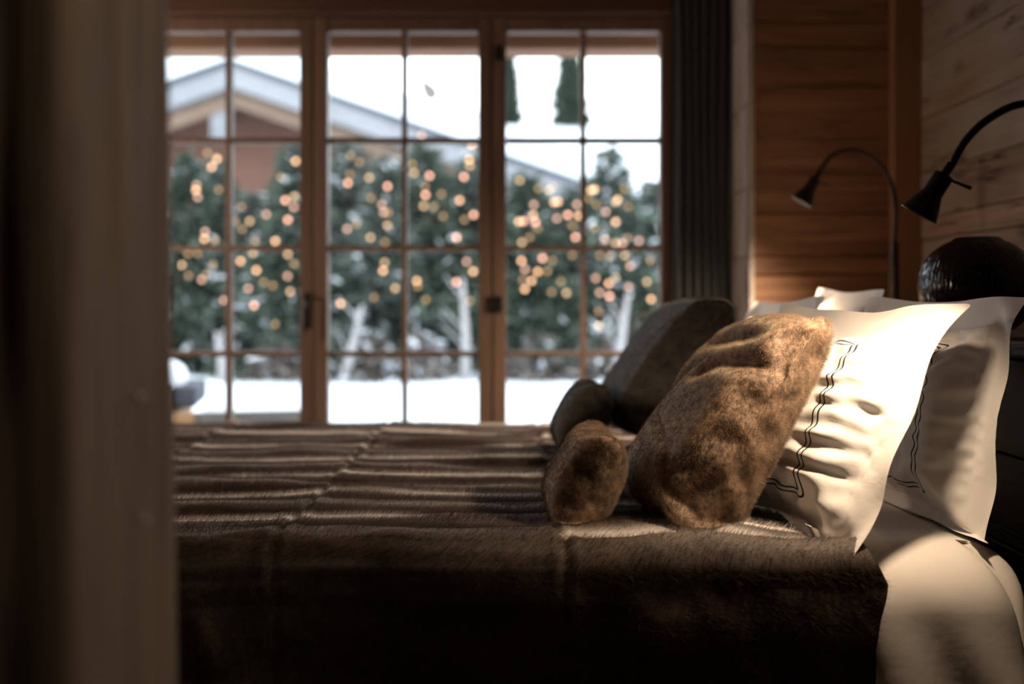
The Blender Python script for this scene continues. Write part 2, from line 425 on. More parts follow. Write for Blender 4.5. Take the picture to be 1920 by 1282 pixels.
for w_, px in ((w1, 591), (w2, 923.5), (w4, 591 - 333)):
    box('cover_strip', gx(px) - .014, gx(px) + .014, .030, .045, .222, TOPZ, M['window_wood'], w_, .004)
# lever handle on post A, square latch on post B
p = P(577, 585, WIN - .05)
box('handle_plate', p.x - .016, p.x + .012, -.050, -.040, p.z - .07, p.z + .085, M['black_metal'], w1, .003)
tube('handle_lever', [(p.x, -.045, p.z + .07), (p.x, -.085, p.z + .07), (p.x - .003, -.088, p.z + .03), (p.x - .004, -.086, p.z - .09)], [.010, .010, .010, .008], M['black_metal'], w1)
p = P(930, 570, WIN - .05)
box('latch', p.x - .032, p.x + .030, -.062, -.040, p.z - .036, p.z + .036, M['black_metal'], w2, .006, 2)
for py in (100,):
    p = P(932, py, WIN - .05); box('hinge', p.x - .012, p.x + .012, -.056, -.040, p.z - .035, p.z + .035, M['black_metal'], w3, .004)

# curtain
cur = empty('curtain', (0, 4.31, 0), label='charcoal pleated curtain hanging beside the right window', cat='curtain')
nu, nv = 160, 90
u = np.linspace(0, 1, nu)[:, None] * np.ones((1, nv)); v = np.ones((nu, 1)) * np.linspace(0, 1, nv)[None, :]
cx0 = (1262 - HX) / F * 4.31; cx1 = (1366 - HX) / F * 4.31
fold = .024 * np.sin(u * 2 * math.pi * 6.5 + .5 * np.sin(v * 2.2)) + .008 * np.sin(u * 40 + v * 3)
X = cx0 + (cx1 - cx0) * u + .004 * np.sin(v * 9 + u * 6); Y = fold * (.75 + .25 * v); Z = .03 + v * 2.37
co = np.stack([X, Y, Z], -1).reshape(-1, 3)
c = link('fabric', np_mesh('fabric', co, grid_faces(nu, nv)), M['navy'], cur, True)
sm = c.modifiers.new('s', 'SOLIDIFY'); sm.thickness = .003
tube('rail', [(cx0 - .9, 0, 2.408), (RX - .01, 0, 2.408)], .008, M['black_metal'], cur)

# ------------------------------------------------------------------ bed
BT = .58; NEAR, FAR = 1.87, 3.67; FOOT = -1.36; HEAD = 1.03
bed = empty('bed', (0, 2.77, 0), label='large double bed with dark wooden frame and plank headboard', cat='bed')
box('frame', FOOT + .06, HEAD + .02, NEAR - 2.77 + .1, FAR - 2.77 - .1, .08, .26, M['dark_wood_x'], bed, .01)
box('mattress', FOOT + .05, HEAD - .03, NEAR - 2.77 + .09, FAR - 2.77 - .09, .262, .485, M['sheet'], bed, .05, 4)
for sx in (FOOT + .15, HEAD - .12):
    for sy in (-.7, .7): box('leg', sx - .04, sx + .04, sy - .04, sy + .04, 0, .079, M['dark_wood_x'], bed, .004)
hb0 = 1.10
for i, (a, b) in enumerate(((.1, .3), (.304, .5), (.504, .7), (.704, .918))):
    box('headboard_plank', hb0, hb0 + .03, NEAR - 2.77 - .35, 3.95 - 2.77, a, b, M['dark_wood_x'], bed, .004)
shelf = empty('shelf', (0, 0, 0), label='rough-edged wooden shelf along the top of the headboard under the vase', cat='shelf')
def shelf_mesh():
    n = 160; V = []; pr = 10
    ys = np.linspace(1.3, 3.955, n)
    for y in ys:
        for k in range(pr):
            t = k / (pr - 1); z = .925 + (.953 - .925) * t
            x = 1.055 + .006 * noise.noise(Vector((y * 9, k * .7, 1))) + .004 * noise.noise(Vector((y * 30, k * 2, 4))) + .006 * abs(2 * t - 1) ** 3
            V.append((x, y, z))
        V.append((HXW - .006, y, .953)); V.append((HXW - .006, y, .925))
    m = pr + 2
    Fc = [[i * m + k, i * m + (k + 1) % m, (i + 1) * m + (k + 1) % m, (i + 1) * m + k] for i in range(n - 1) for k in range(m)]
    me = np_mesh('board', V, Fc); bm = bmesh.new(); bm.from_mesh(me); bmesh.ops.holes_fill(bm, edges=bm.edges, sides=0); return bm
fin('board', shelf_mesh(), M['shelf_wood'], shelf)
# sockets on the headboard under the shelf
for i, (px, py, h, lb) in enumerate(((1932, 690, .075, 'grey metal wall socket plate just under the shelf edge'), (1935, 1005, .06, 'grey metal wall plate low on the headboard near the mattress'))):
    p = P(px, py, 2.02); s = empty('wall_socket', (hb0, p.y, p.z), label=lb, cat='socket')
    box('plate', -.012, 0, -.035, .035, -h / 2, h / 2, M['steel'], s, .004, 2)
    box('insert', -.015, -.011, -.02, .02, -.02, .02, M['black_metal'], s, .002)

# duvet / fitted sheet surface: rounded slab
def rbox_surface(x0, x1, y0, y1, zt, zb, r, res, fn=None, close_head=True):
    """rounded slab surface sampled over (a: along x incl. drop at both ends, b: along y incl. drops)"""
    def prof(lo, hi, drop):
        flat = np.arange(lo + r, hi - r + 1e-6, res); k = max(4, int(r * 1.57 / res)); an = np.linspace(0, math.pi / 2, k + 1)[1:]
        L = hi - r - flat[-1]
        nd = max(2, int(drop / res)); dz = np.linspace(0, drop, nd + 1)[1:]
        cr = np.concatenate([flat, hi - r + r * np.sin(an), np.full(nd, hi)]); dn = np.concatenate([np.zeros(len(flat)), r - r * np.cos(an), r + dz]);
        cl = np.concatenate([lo + r - r * np.sin(an), np.full(nd, lo)])[::-1]; dl = np.concatenate([r - r * np.cos(an), r + dz])[::-1]
        return np.concatenate([cl, cr]), np.concatenate([dl, dn])
    drop = zt - zb - r
    xs, dx = prof(x0, x1, drop); ys, dy = prof(y0, y1, drop)
    X, Y = np.meshgrid(xs, ys, indexing='ij'); DX, DY = np.meshgrid(dx, dy, indexing='ij')
    # combine the drops; in corner regions use the larger and pull towards the centre
    Dn = np.minimum(np.sqrt(DX ** 2 + DY ** 2), zt - zb)
    both = (DX > 1e-6) & (DY > 1e-6)
    k = np.where(both, np.minimum(DX, DY) / (DX + DY + 1e-9), 0)
    X = X + k * .10 * np.sign((x0 + x1) / 2 - X); Y = Y + k * .10 * np.sign((y0 + y1) / 2 - Y)
    Z = zt - Dn
    return X, Y, Z, DX, DY

X, Y, Z, DX, DY = rbox_surface(-1.30, HEAD, NEAR + .035, FAR - .035, .565, .14, .12, .016)
side = np.clip(DY / .3, 0, 1); nearside = (Y < 2.5)
wr_ = fbm(X * 9 + Z * 3, Y * 2 + Z * 5, 3, 3) * .006 + fbm(X * 3, Y * 3, 9, 2) * .010
Z = Z + wr_ * (1 - side)
fold = (.012 * np.sin(X * 30 + Z * 12 + 2 * fbm(X * 4, Z * 4, 5, 2)) * np.clip((.50 - Z) / .2, 0, 1) + .02 * fbm(X * 5, Z * 2, 31, 2)) * side
Y = Y + (fold - .20 * np.clip(DY - .03, 0, 1) * np.clip((.70 - X) / .12, 0, 1) - .012 * side * np.clip((.70 - X) / .05, 0, 1)) * np.where(nearside, -1, 1)
co = np.stack([X, Y, Z], -1).reshape(-1, 3)
duv = link('duvet', np_mesh('duvet', co, grid_faces(*X.shape)), M['sheet'], None, True)
tag(duv, 'white cotton sheet covering the bed and hanging at the head end', 'sheet')

# fur throw
def throw():
    XE = .70
    X, Y, Z, DX, DY = rbox_surface(-1.40, 2.4, NEAR, FAR, BT, .10, .05, .0095)
    keep = X[:, 0] < XE + .14
    # only columns up to the edge; the edge itself wanders
    X, Y, Z, DX, DY = [q[keep] for q in (X, Y, Z, DX, DY)]
    s = np.where(Y < 2.77, -1, 1) * DY * 1.0 + Y                       # unrolled cross coordinate
    s = np.where(DY > 0, np.where(Y < 2.77, NEAR - (DY - .0), FAR + DY), Y)
    # fold the right edge: x shrinks to a wandering edge line
    edge = XE + .015 * fbm(s * 3, s * 0, 4, 2) + .05 * np.exp(-((s - 1.80) / .05) ** 2) * 0 - .15 * np.clip((s - 1.80) / .17, 0, 1) - .03 * np.clip((1.72 - s) / .2, -1, 0)
    X = np.where(X > .3, .3 + (X - .3) * (edge - .3) / (XE + .14 - .3), X)
    # panels
    seam = [-1.0, -.45, .095, 1.6]
    pidx = np.zeros_like(X, int); sd = np.full_like(X, 9.0)
    for k, q in enumerate(seam):
        xq = q + .012 * fbm(s * 7, s * 0 + k, 40 + k, 2); pidx += X > xq; sd = np.minimum(sd, np.abs(X - xq))
    ph = np.array([.05, .0, .11, .06, .13])[np.clip(pidx, 0, 4)]
    per = .132
    w = s + ph + .055 * fbm(X * 1.7, s * 1.5, 3, 3) + .022 * fbm(X * 5, s * 4, 33, 2) + .012 * fbm(X * 8, s * 3, 13, 2) + .02 * fbm(X * 1.1 + pidx * 3.3, s * 0, 8, 1)
    row = np.floor(w / per); fr = w / per - row
    hr = fbm(row * 7.7 + pidx * 3.1, X * 2.5, 21, 2) * .5 + .5
    ridge = np.sin(np.pi * fr) ** .7
    top = np.clip(1 - DY / .25, 0, 1)
    h = (.002 + .030 * hr) * ridge * (.35 + .65 * top) - .007 * np.exp(-(sd / .007) ** 2) + .004 * np.exp(-((sd - .018) / .012) ** 2) * top
    h += .010 * fbm(X * 3.0, s * 10, 17, 3) * top + .016 * fbm(X * 4.5, s * 5, 19, 3) * np.exp(-((s - 1.86) / .12) ** 2) + .0015 * fbm(X * 14, s * 40, 27, 2)
    # swell of the pillow-side corner
    h -= .012 * np.clip((X - .42) / .1, 0, 1) * top
    # big soft folds on the drape
    dr = np.clip(DY / .15, 0, 1)
    Y = Y + np.where(Y < 2.77, -1, 1) * (1 - np.exp(-np.clip(NEAR + .35 - Y, 0, 9) / .1)) * .018 * fbm(X * 2.3, X * 0, 91, 2)
    h2 = dr * (.030 * fbm(X * 7 + Z * 2.5, Z * 4, 51, 3) + .012)
    ny = np.where(Y < 2.77, -1, 1) * np.clip(DY / .09, 0, 1)
    nx = np.where(X < 0, -1, 0) * np.clip(DX / .09, 0, 1)
    nz = np.clip(1 - np.maximum(DX, DY) / .09, 0, 1)
    Y = Y + ny * (h * .8 + h2); X = X + nx * h; Z = Z + nz * h + np.where(nz > 0, 0, 0)
    Y = Y + np.where(Y < 2.77, 1, -1) * .16 * np.clip(DY - .04, 0, 1)
    # pale fur lines along the ridge crests, with window highlights painted into the tone
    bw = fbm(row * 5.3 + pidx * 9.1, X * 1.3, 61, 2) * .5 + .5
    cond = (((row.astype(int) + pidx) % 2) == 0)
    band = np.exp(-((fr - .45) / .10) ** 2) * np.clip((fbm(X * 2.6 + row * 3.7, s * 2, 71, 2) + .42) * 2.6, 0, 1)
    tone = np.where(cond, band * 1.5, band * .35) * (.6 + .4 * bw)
    strip = np.where(pidx == 3, np.exp(-((s - 1.945 - .012 * fbm(X * 5, s * 0, 95, 2)) / .020) ** 2), np.where(pidx == 2, np.exp(-((s - 1.895 - .012 * fbm(X * 4, s * 0, 96, 2)) / .016) ** 2) * np.clip(1.1 - (X + .45) * 1.6, .25, 1), 0))  # pale fur strip at the near edge, its lit band painted in
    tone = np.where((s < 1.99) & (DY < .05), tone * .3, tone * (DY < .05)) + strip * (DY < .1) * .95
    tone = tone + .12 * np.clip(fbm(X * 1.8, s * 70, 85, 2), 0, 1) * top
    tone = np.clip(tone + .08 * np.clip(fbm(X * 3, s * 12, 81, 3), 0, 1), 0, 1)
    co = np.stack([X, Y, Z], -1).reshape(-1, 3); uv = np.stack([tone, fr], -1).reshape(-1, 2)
    return np_mesh('fur_throw', co, grid_faces(*X.shape), uv)
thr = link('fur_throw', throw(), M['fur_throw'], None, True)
tag(thr, 'brown fur throw with pale strips spread over the bed', 'blanket')

# ------------------------------------------------------------------ pillows: small cloth solver
def sim(w, h, fl, vol, res=.012, it=260, seed=0, gather=.93, zamp=.006, bend=.25, slack=1.0, planes=()):
    """stuffed cloth: two layers joined along a seam, optional flat flange of width fl"""
    rg = np.random.default_rng(seed)
    nf = int(round(fl / res)); nx = int(round(w / res)) + 1; ny = int(round(h / res)) + 1
    TX, TY = nx + 2 * nf, ny + 2 * nf
    gi, gj = np.meshgrid(np.arange(TX), np.arange(TY), indexing='ij')
    x = (gi - (TX - 1) / 2) * res; y = (gj - (TY - 1) / 2) * res
    top = np.arange(TX * TY).reshape(TX, TY)
    st = (slice(nf, nf + nx), slice(nf, nf + ny))
    bot = top[st].copy(); inn = (slice(1, -1), slice(1, -1))
    nb = (nx - 2) * (ny - 2); bot[inn] = TX * TY + np.arange(nb).reshape(nx - 2, ny - 2)
    pos = np.zeros((TX * TY + nb, 3)); pos[:TX * TY, 0] = x.ravel(); pos[:TX * TY, 1] = y.ravel()
    sx = x[st]; sy = y[st]
    pos[bot[inn].ravel(), 0] = sx[inn].ravel(); pos[bot[inn].ravel(), 1] = sy[inn].ravel()
    prof = (1 - (2 * sx / w) ** 4).clip(0) ** .5 * (1 - (2 * sy / h) ** 4).clip(0) ** .5
    nz_ = rg.normal(size=prof.shape); 
    zt = prof * .03 + fbm(sx * 25, sy * 25, seed + 3, 2) * zamp * prof
    zb = prof * .03 + fbm(sx * 25, sy * 25, seed + 8, 2) * zamp * prof
    pos[top[st][inn].ravel(), 2] += zt[inn].ravel(); pos[bot[inn].ravel(), 2] -= zb[inn].ravel()
    if nf: pos[:TX * TY, 2] += (fbm(x * 9, y * 9, seed + 20, 2) * .006).ravel() * (np.maximum(np.abs(x) - w / 2, np.abs(y) - h / 2).ravel() > 0)
    groups = []
    seam = np.zeros((TX, TY), bool); seam[nf:nf + nx, nf] = seam[nf:nf + nx, nf + ny - 1] = True; seam[nf, nf:nf + ny] = seam[nf + nx - 1, nf:nf + ny] = True
    def add(A, B, L, par, k):
        for q in (0, 1):
            m = (par % 2) == q
            if m.any(): groups.append((A[m].ravel(), B[m].ravel(), L[m].ravel(), k))
    flm = seam | (np.maximum(np.abs(x) / (w / 2), np.abs(y) / (h / 2)) > .999)
    for G, fl_ in ((top, flm), (bot, seam[st])):
        I, J = np.meshgrid(np.arange(G.shape[0]), np.arange(G.shape[1]), indexing='ij')
        def seg(d0, d1, a, b, kk, stepk=1, isbend=False):
            n0, n1 = G.shape
            A = G[a[0]:n0 - a[1] if a[1] else n0, a[2]:n1 - a[3] if a[3] else n1]; 
            B = G[b[0]:n0 - b[1] if b[1] else n0, b[2]:n1 - b[3] if b[3] else n1]
            S = fl_[a[0]:n0 - a[1] if a[1] else n0, a[2]:n1 - a[3] if a[3] else n1] & fl_[b[0]:n0 - b[1] if b[1] else n0, b[2]:n1 - b[3] if b[3] else n1]
            base = res * math.hypot(d0, d1) * slack
            L = np.where(S, base * gather, base)
            II = I[a[0]:n0 - a[1] if a[1] else n0, a[2]:n1 - a[3] if a[3] else n1]; JJ = J[a[0]:n0 - a[1] if a[1] else n0, a[2]:n1 - a[3] if a[3] else n1]
            par = (II if d0 else JJ) // max(abs(d0), abs(d1))
            add(A, B, L, par, kk)
        seg(1, 0, (0, 1, 0, 0), (1, 0, 0, 0), 1.0); seg(0, 1, (0, 0, 0, 1), (0, 0, 1, 0), 1.0)
        seg(1, 1, (0, 1, 0, 1), (1, 0, 1, 0), .5); seg(1, -1, (0, 1, 1, 0), (1, 0, 0, 1), .5)
        seg(2, 0, (0, 2, 0, 0), (2, 0, 0, 0), bend); seg(0, 2, (0, 0, 0, 2), (0, 0, 2, 0), bend)
    n0, n1 = nx, ny
    qt = np.stack([top[st][:-1, :-1], top[st][1:, :-1], top[st][1:, 1:], top[st][:-1, 1:]], -1).reshape(-1, 4)
    qb = np.stack([bot[:-1, :-1], bot[:-1, 1:], bot[1:, 1:], bot[1:, :-1]], -1).reshape(-1, 4)
    Q = np.concatenate([qt, qb]); N = len(pos)
    old = pos.copy()
    for k in range(it):
        a, b, c_, d = (pos[Q[:, i]] for i in range(4))
        nrm = np.cross(c_ - a, d - b) * .5
        V = (nrm * (a + b + c_ + d) * .25).sum() / 3
        pr = np.clip((vol - V) / vol, -.3, 1) * (28 if k < it * .85 else 18)
        f = np.zeros_like(pos)
        for i in range(4):
            for ax in range(3): f[:, ax] += np.bincount(Q[:, i], nrm[:, ax], N)
        vel = (pos - old) * .90; old = pos.copy()
        pos = pos + vel + f * pr * .25
        for (A, B, L, kk) in groups:
            dlt = pos[B] - pos[A]; ln = np.sqrt((dlt * dlt).sum(1)) + 1e-9
            e = (ln - L) / ln * .5 * kk
            if kk == bend: e = np.minimum(e, 0)
            c1 = dlt * e[:, None]; pos[A] += c1; pos[B] -= c1
        for (pt, nn) in planes:
            dd = (pos - pt) @ nn; m = dd < 0; pos[m] -= dd[m][:, None] * nn
    # faces: full top grid, bottom stuffed region
    ft = np.stack([top[:-1, :-1], top[1:, :-1], top[1:, 1:], top[:-1, 1:]], -1).reshape(-1, 4)
    Fc = np.concatenate([ft, qb])
    dist = np.zeros(N); sidef = np.zeros(N)
    dd = np.minimum(w / 2 - np.abs(x), h / 2 - np.abs(y) + .075); dist[:TX * TY] = dd.ravel(); sidef[:TX * TY] = 1
    dist[bot[inn].ravel()] = -1
    return pos, Fc, np.stack([dist, sidef], 1)

def pose(center, lean, yaw=0, roll=0):
    N0 = Vector((-math.cos(yaw), -math.sin(yaw), 0)); zz_ = Vector((0, 0, 1))
    U = zz_ * math.cos(lean) - N0 * math.sin(lean); Nn = N0 * math.cos(lean) + zz_ * math.sin(lean); Xl = U.cross(Nn)
    Mx = Matrix((Xl, U, Nn)).transposed().to_4x4()
    return Matrix.Translation(center) @ Mx @ Matrix.Rotation(roll, 4, 'Z')

def pillow_obj(name, data, mat, center, lean, yaw, roll=0, deform=None, thick=0.0, sub=1, ground=None):
    V, Fc, uv = data; V = V.copy()
    if deform is not None: V = deform(V)
    m = pose(Vector(center), R(lean), R(yaw), R(roll))
    A = np.array(m.to_3x3()); T = np.array(m.translation); W = V @ A.T + T
    # the cloth rests on the bed instead of sinking into it
    thr_ = W[:, 0] < .60; rr_ = np.where(thr_, .09, .12); e = np.clip(np.where(thr_, NEAR + .085, NEAR + .155) - W[:, 1], 0, 1)
    zs = np.where(thr_, .602, .568) - rr_ * (1 - np.sqrt(np.clip(1 - (e / rr_) ** 2, 0, 1))) - np.clip(e - rr_, 0, 1) * 3
    d = zs - W[:, 2]; W[:, 2] += np.where(d > -.015, np.log1p(np.exp(np.clip(d, -1, 1) / .006)) * .006, 0)
    W[:, 1] -= np.where(d > 0, np.clip(d, 0, .05) * .5 * (W[:, 1] < 2.1), 0)
    V = (W - T) @ A
    me = np_mesh(name, V, Fc, uv); o = link(name, me, mat, None, True)
    o.matrix_world = m
    if sub: s = o.modifiers.new('sub', 'SUBSURF'); s.levels = sub; s.render_levels = sub
    return o

white_a = sim(.52, .42, .075, .0185, seed=4, gather=.88, slack=1.02)
white_b = sim(.52, .42, .075, .0175, seed=11, gather=.91, slack=1.01)
def sag(k=.12, bendz=0.0, twist=0.0):
    """stuffing sinks: fuller at the bottom; the top bends back"""
    def f(V):
        y = V[:, 1]; s = 1 + k * np.clip(-y / .25, -1, 1); V[:, 2] *= s
        V[:, 2] -= bendz * (np.clip(y, 0, None) / .25) ** 2 * .1
        V[:, 2] += twist * V[:, 0] * y * 4
        return V
    return f
def wrinkle(amp=.006, seed=0, far=.35):
    def f(V):
        x, y = V[:, 0], V[:, 1]; ins = ((np.abs(x) < .26) & (np.abs(y) < .22))
        edge = np.minimum((.255 - np.abs(x)) / .03, (.215 - np.abs(y)) / .04).clip(0, 1)
        m = (np.exp(-((.17 - x) / .09) ** 2) + far) * edge
        w1 = fbm(x * 5, y * 5, seed + 9, 2); w2 = fbm(x * 11 + 3, y * 9, seed + 5, 2)
        ph = y * 6.283 / .036 - x * 26 + 7.0 * w1 + 2.0 * w2
        mod = np.clip(fbm(x * 7, y * 13, seed + 2, 2) * 1.4 + .75, .1, 1.5)
        d = amp * m * mod * (np.sin(ph) + .45 * np.sin(ph * 1.7 + 3 * w2 + 1)) * .8
        V[:, 2] += np.sign(V[:, 2] + 1e-6) * d * ins
        return V
    return f
def flange(seed=0, flop=.05, amp=.010):
    def f(V):
        x, y = V[:, 0], V[:, 1]; ox = (np.abs(x) - .245).clip(0, .1) / .08; oy = (np.abs(y) - .205).clip(0, .1) / .08
        o_ = np.maximum(ox, oy).clip(0, 1.2)
        V[:, 2] += o_ * amp * (np.sin((np.where(ox > oy, y, x)) * 31 + seed) + 1.3 * fbm(x * 9, y * 9, seed, 2)) - o_ * .012
        q = (x / .33).clip(0, 1.1) ** 6 * (y / .28).clip(0, 1.1) ** 6; V[:, 2] -= flop * q
        return V
    return f
def ear(k=.03):
    def f(V):
        q = (V[:, 0] / .33).clip(0, 1.1) ** 2 * (V[:, 1] / .26).clip(0, 1.1) ** 2; V[:, 1] += k * q; return V
    return f
def droop(k=.04, s=1.04):
    def f(V):
        V[:, 1] *= s; q = (V[:, 0] / .33).clip(0, 1.1) ** 2 * (-V[:, 1] / .26).clip(0, 1.1) ** 2
        V[:, 1] -= k * q; V[:, 0] -= k * .6 * q; return V
    return f
def comp(*fs):
    def f(V):
        for g in fs: V = g(V)
        return V
    return f
# near pair, far pair (same arrangement on the other side of the bed)
PA = [('white pillow with navy cord border in front, brightly lit by the near lamp', (.640, 2.175, .792), 24, 20, 0, white_a, comp(flange(3, .09, .012), sag(.12, .25, 0), wrinkle(.0125, 3), droop(.035, 1.10), ear(.02))),
      ('second white pillow of the near pair, upright with its cord half hidden', (.922, 2.28, .792), 6, 8, 0, white_b, comp(flange(8, .06, .007), sag(.1, .1, 0), wrinkle(.0085, 13), droop(.04, 1.03))),
      ('front white pillow of the far pair, only its corners showing behind the fur cushion', (.735, 3.06, .815), 21, 4, 2, white_b, sag(.1, .2, 0)),
      ('rear white pillow of the far pair, standing in shade by the slim lamp post', (.955, 3.02, .835), 10, 0, -1, white_a, sag(.1, .2, 0))]
for lb, c_, ln, yw, rl, dt, df in PA:
    o = pillow_obj('pillow', dt, M['linen'], c_, ln, yw, rl, df); tag(o, lb, 'pillow', 'white pillows against the headboard')

fur_big = sim(.50, .56, 0, .0290, seed=21, gather=.90, slack=1.02, res=.0125)
fur_sml = sim(.33, .27, 0, .0055, seed=31, gather=.92, slack=1.0, res=.0125)
def tall(V):
    V[:, 1] *= 1.14; V[:, 0] *= 1.02; t = (V[:, 1] / .31).clip(0, 1); q = (-V[:, 0] / .25).clip(0, 1) ** 2 * t ** 2
    V[:, 1] -= .13 * q; V[:, 0] *= 1 - .12 * t; V[:, 2] *= 1 - .25 * t ** 2; return V
def rnd(a, b, k=.20):
    def f(V):
        q = (np.abs(V[:, 0]) / a).clip(0, 1) ** 2 * (np.abs(V[:, 1]) / b).clip(0, 1) ** 2
        V[:, :2] *= (1 - k * q)[:, None]; V[:, 2] += np.sign(V[:, 2]) * .012 * q
        V[:, 2] += fbm(V[:, 0] * 9, V[:, 1] * 9, 5, 2) * .006
        return V
    return f
def crease(segs):
    def f(V):
        top = V[:, 2] > -0.5
        for (x0, y0, x1, y1, dep, wid) in segs:
            a = np.array([x0, y0]); b = np.array([x1, y1]); ab = b - a; t = np.clip(((V[:, :2] - a) @ ab) / (ab @ ab), 0, 1)
            d = np.linalg.norm(V[:, :2] - (a + t[:, None] * ab), axis=1)
            g = np.exp(-(d / wid) ** 2) * np.sin(np.pi * np.clip(t, .04, .96)) ** .5
            V[:, 2] -= dep * g * (V[:, 2] > 0)
        return V
    return f
def comp(*fs):
    def f(V):
        for g in fs: V = g(V)
        return V
    return f
cr1 = crease([(.22, -.24, .08, -.12, .020, .009), (.08, -.12, -.14, -.06, .022, .009), (.14, -.17, .22, -.10, .012, .009), (.20, .12, .06, .10, .035, .022), (.06, .10, -.02, .05, .03, .018), (.10, .18, -.12, .14, .025, .018), (-.05, .1, -.15, -.02, .02, .015)])
FC = [('large brown fur cushion lit by the near lamp, deep crease across it', 'fur_brown', (.452, 2.165, .797), 31, 8, 0, fur_big, comp(tall, rnd(.25, .30), sag(.16, .3, 0), cr1), 'large fur cushions'),
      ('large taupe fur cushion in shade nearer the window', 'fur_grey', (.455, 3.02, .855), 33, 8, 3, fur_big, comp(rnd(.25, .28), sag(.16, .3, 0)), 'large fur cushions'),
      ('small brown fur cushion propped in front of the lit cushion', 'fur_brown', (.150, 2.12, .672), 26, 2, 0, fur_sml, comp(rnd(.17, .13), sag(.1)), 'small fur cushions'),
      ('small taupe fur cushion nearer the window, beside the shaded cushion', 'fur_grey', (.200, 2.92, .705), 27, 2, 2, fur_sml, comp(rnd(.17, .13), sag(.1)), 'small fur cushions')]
furs = []
for lb, mt, c_, ln, yw, rl, dt, df, gp in FC:
    o = pillow_obj('fur_cushion', dt, M[mt], c_, ln, yw, rl, df); tag(o, lb, 'cushion', gp); furs.append(o)

# short hair on the fur things
def hair(o, count, length, comb=(0, 0, 0), rad=.0003, rnd=.35, seed=1, seg=2):
    m = o.modifiers.new('fur', 'PARTICLE_SYSTEM'); ps = o.particle_systems[-1]; ps.seed = seed; s = ps.settings
    s.type = 'HAIR'; s.count = count; s.hair_length = length; s.use_advanced_hair = True
    s.emit_from = 'FACE'; s.use_emit_random = True; s.distribution = 'RAND'
    s.normal_factor = length * .20; s.object_align_factor = [c * length / 4 for c in comb]; s.factor_random = length * rnd / 4
    s.hair_step = seg; s.render_step = seg; s.display_step = seg
    s.root_radius = 1.0; s.tip_radius = .15; s.radius_scale = rad; s.use_modifier_stack = False
    s.use_hair_bspline = False
    return s
HAIR = True
if HAIR:
    hair(furs[0], 150000, .0085, (0, 0, -.5), .0003)
    hair(furs[1], 60000, .009, (0, 0, -.5), .0004, seed=2)
    hair(furs[2], 60000, .0085, (0, 0, -.5), .0003, seed=3)
    hair(furs[3], 26000, .009, (0, 0, -.5), .0004, seed=4)
    hair(thr, 600000, .012, (.6, 0, 0), .00035, .45, seed=5)

# ------------------------------------------------------------------ vase
vp = P(1832, 520, 2.55)
vase = empty('vase', (vp.x, vp.y, .953), label='round black glazed vase with scaly relief on the shelf', cat='vase')
def vase_mat():
    t = NT('black_glaze_with_scales'); tc = t.n('TexCoord').outputs['Object']
    sp = t.n('SeparateXYZ'); t.l(tc, sp.inputs[0])
    ang = t.math('ARCTAN2', sp.outputs[1], sp.outputs[0]); cb = t.n('CombineXYZ'); t.l(t.math('MULTIPLY', ang, 12.0), cb.inputs[0]); t.l(t.math('MULTIPLY', sp.outputs[2], 34.0), cb.inputs[1])
    vo = t.n('TexVoronoi', feature='DISTANCE_TO_EDGE'); t.l(cb.outputs[0], vo.inputs['Vector']); vo.inputs['Scale'].default_value = 1.0; vo.inputs['Randomness'].default_value = .55
    h = t.math('MINIMUM', vo.outputs['Distance'], .35)
    return t.bsdf((.004, .003, .003), .16, h, .8, .004, Specular_IOR_Level=.5)
M['vase'] = vase_mat()
H = .255; Rv = .143; prof = []
for k in range(33):
    a = -math.pi / 2 + math.pi * k / 32
    r = Rv * abs(math.cos(a)) ** .85; z = H / 2 + H / 2 * math.sin(a) * 1.0
    if k in (0,): r = 0
    prof.append((max(r, 0), z))
prof = [(0, .002), (.055, 0)] + [q for q in prof if q[0] > .058] + [(.052, H - .001), (.045, H - .004), (.043, H - .03), (.05, H - .06), (0, H - .07)]
lathe('body', prof, M['vase'], vase, 64)

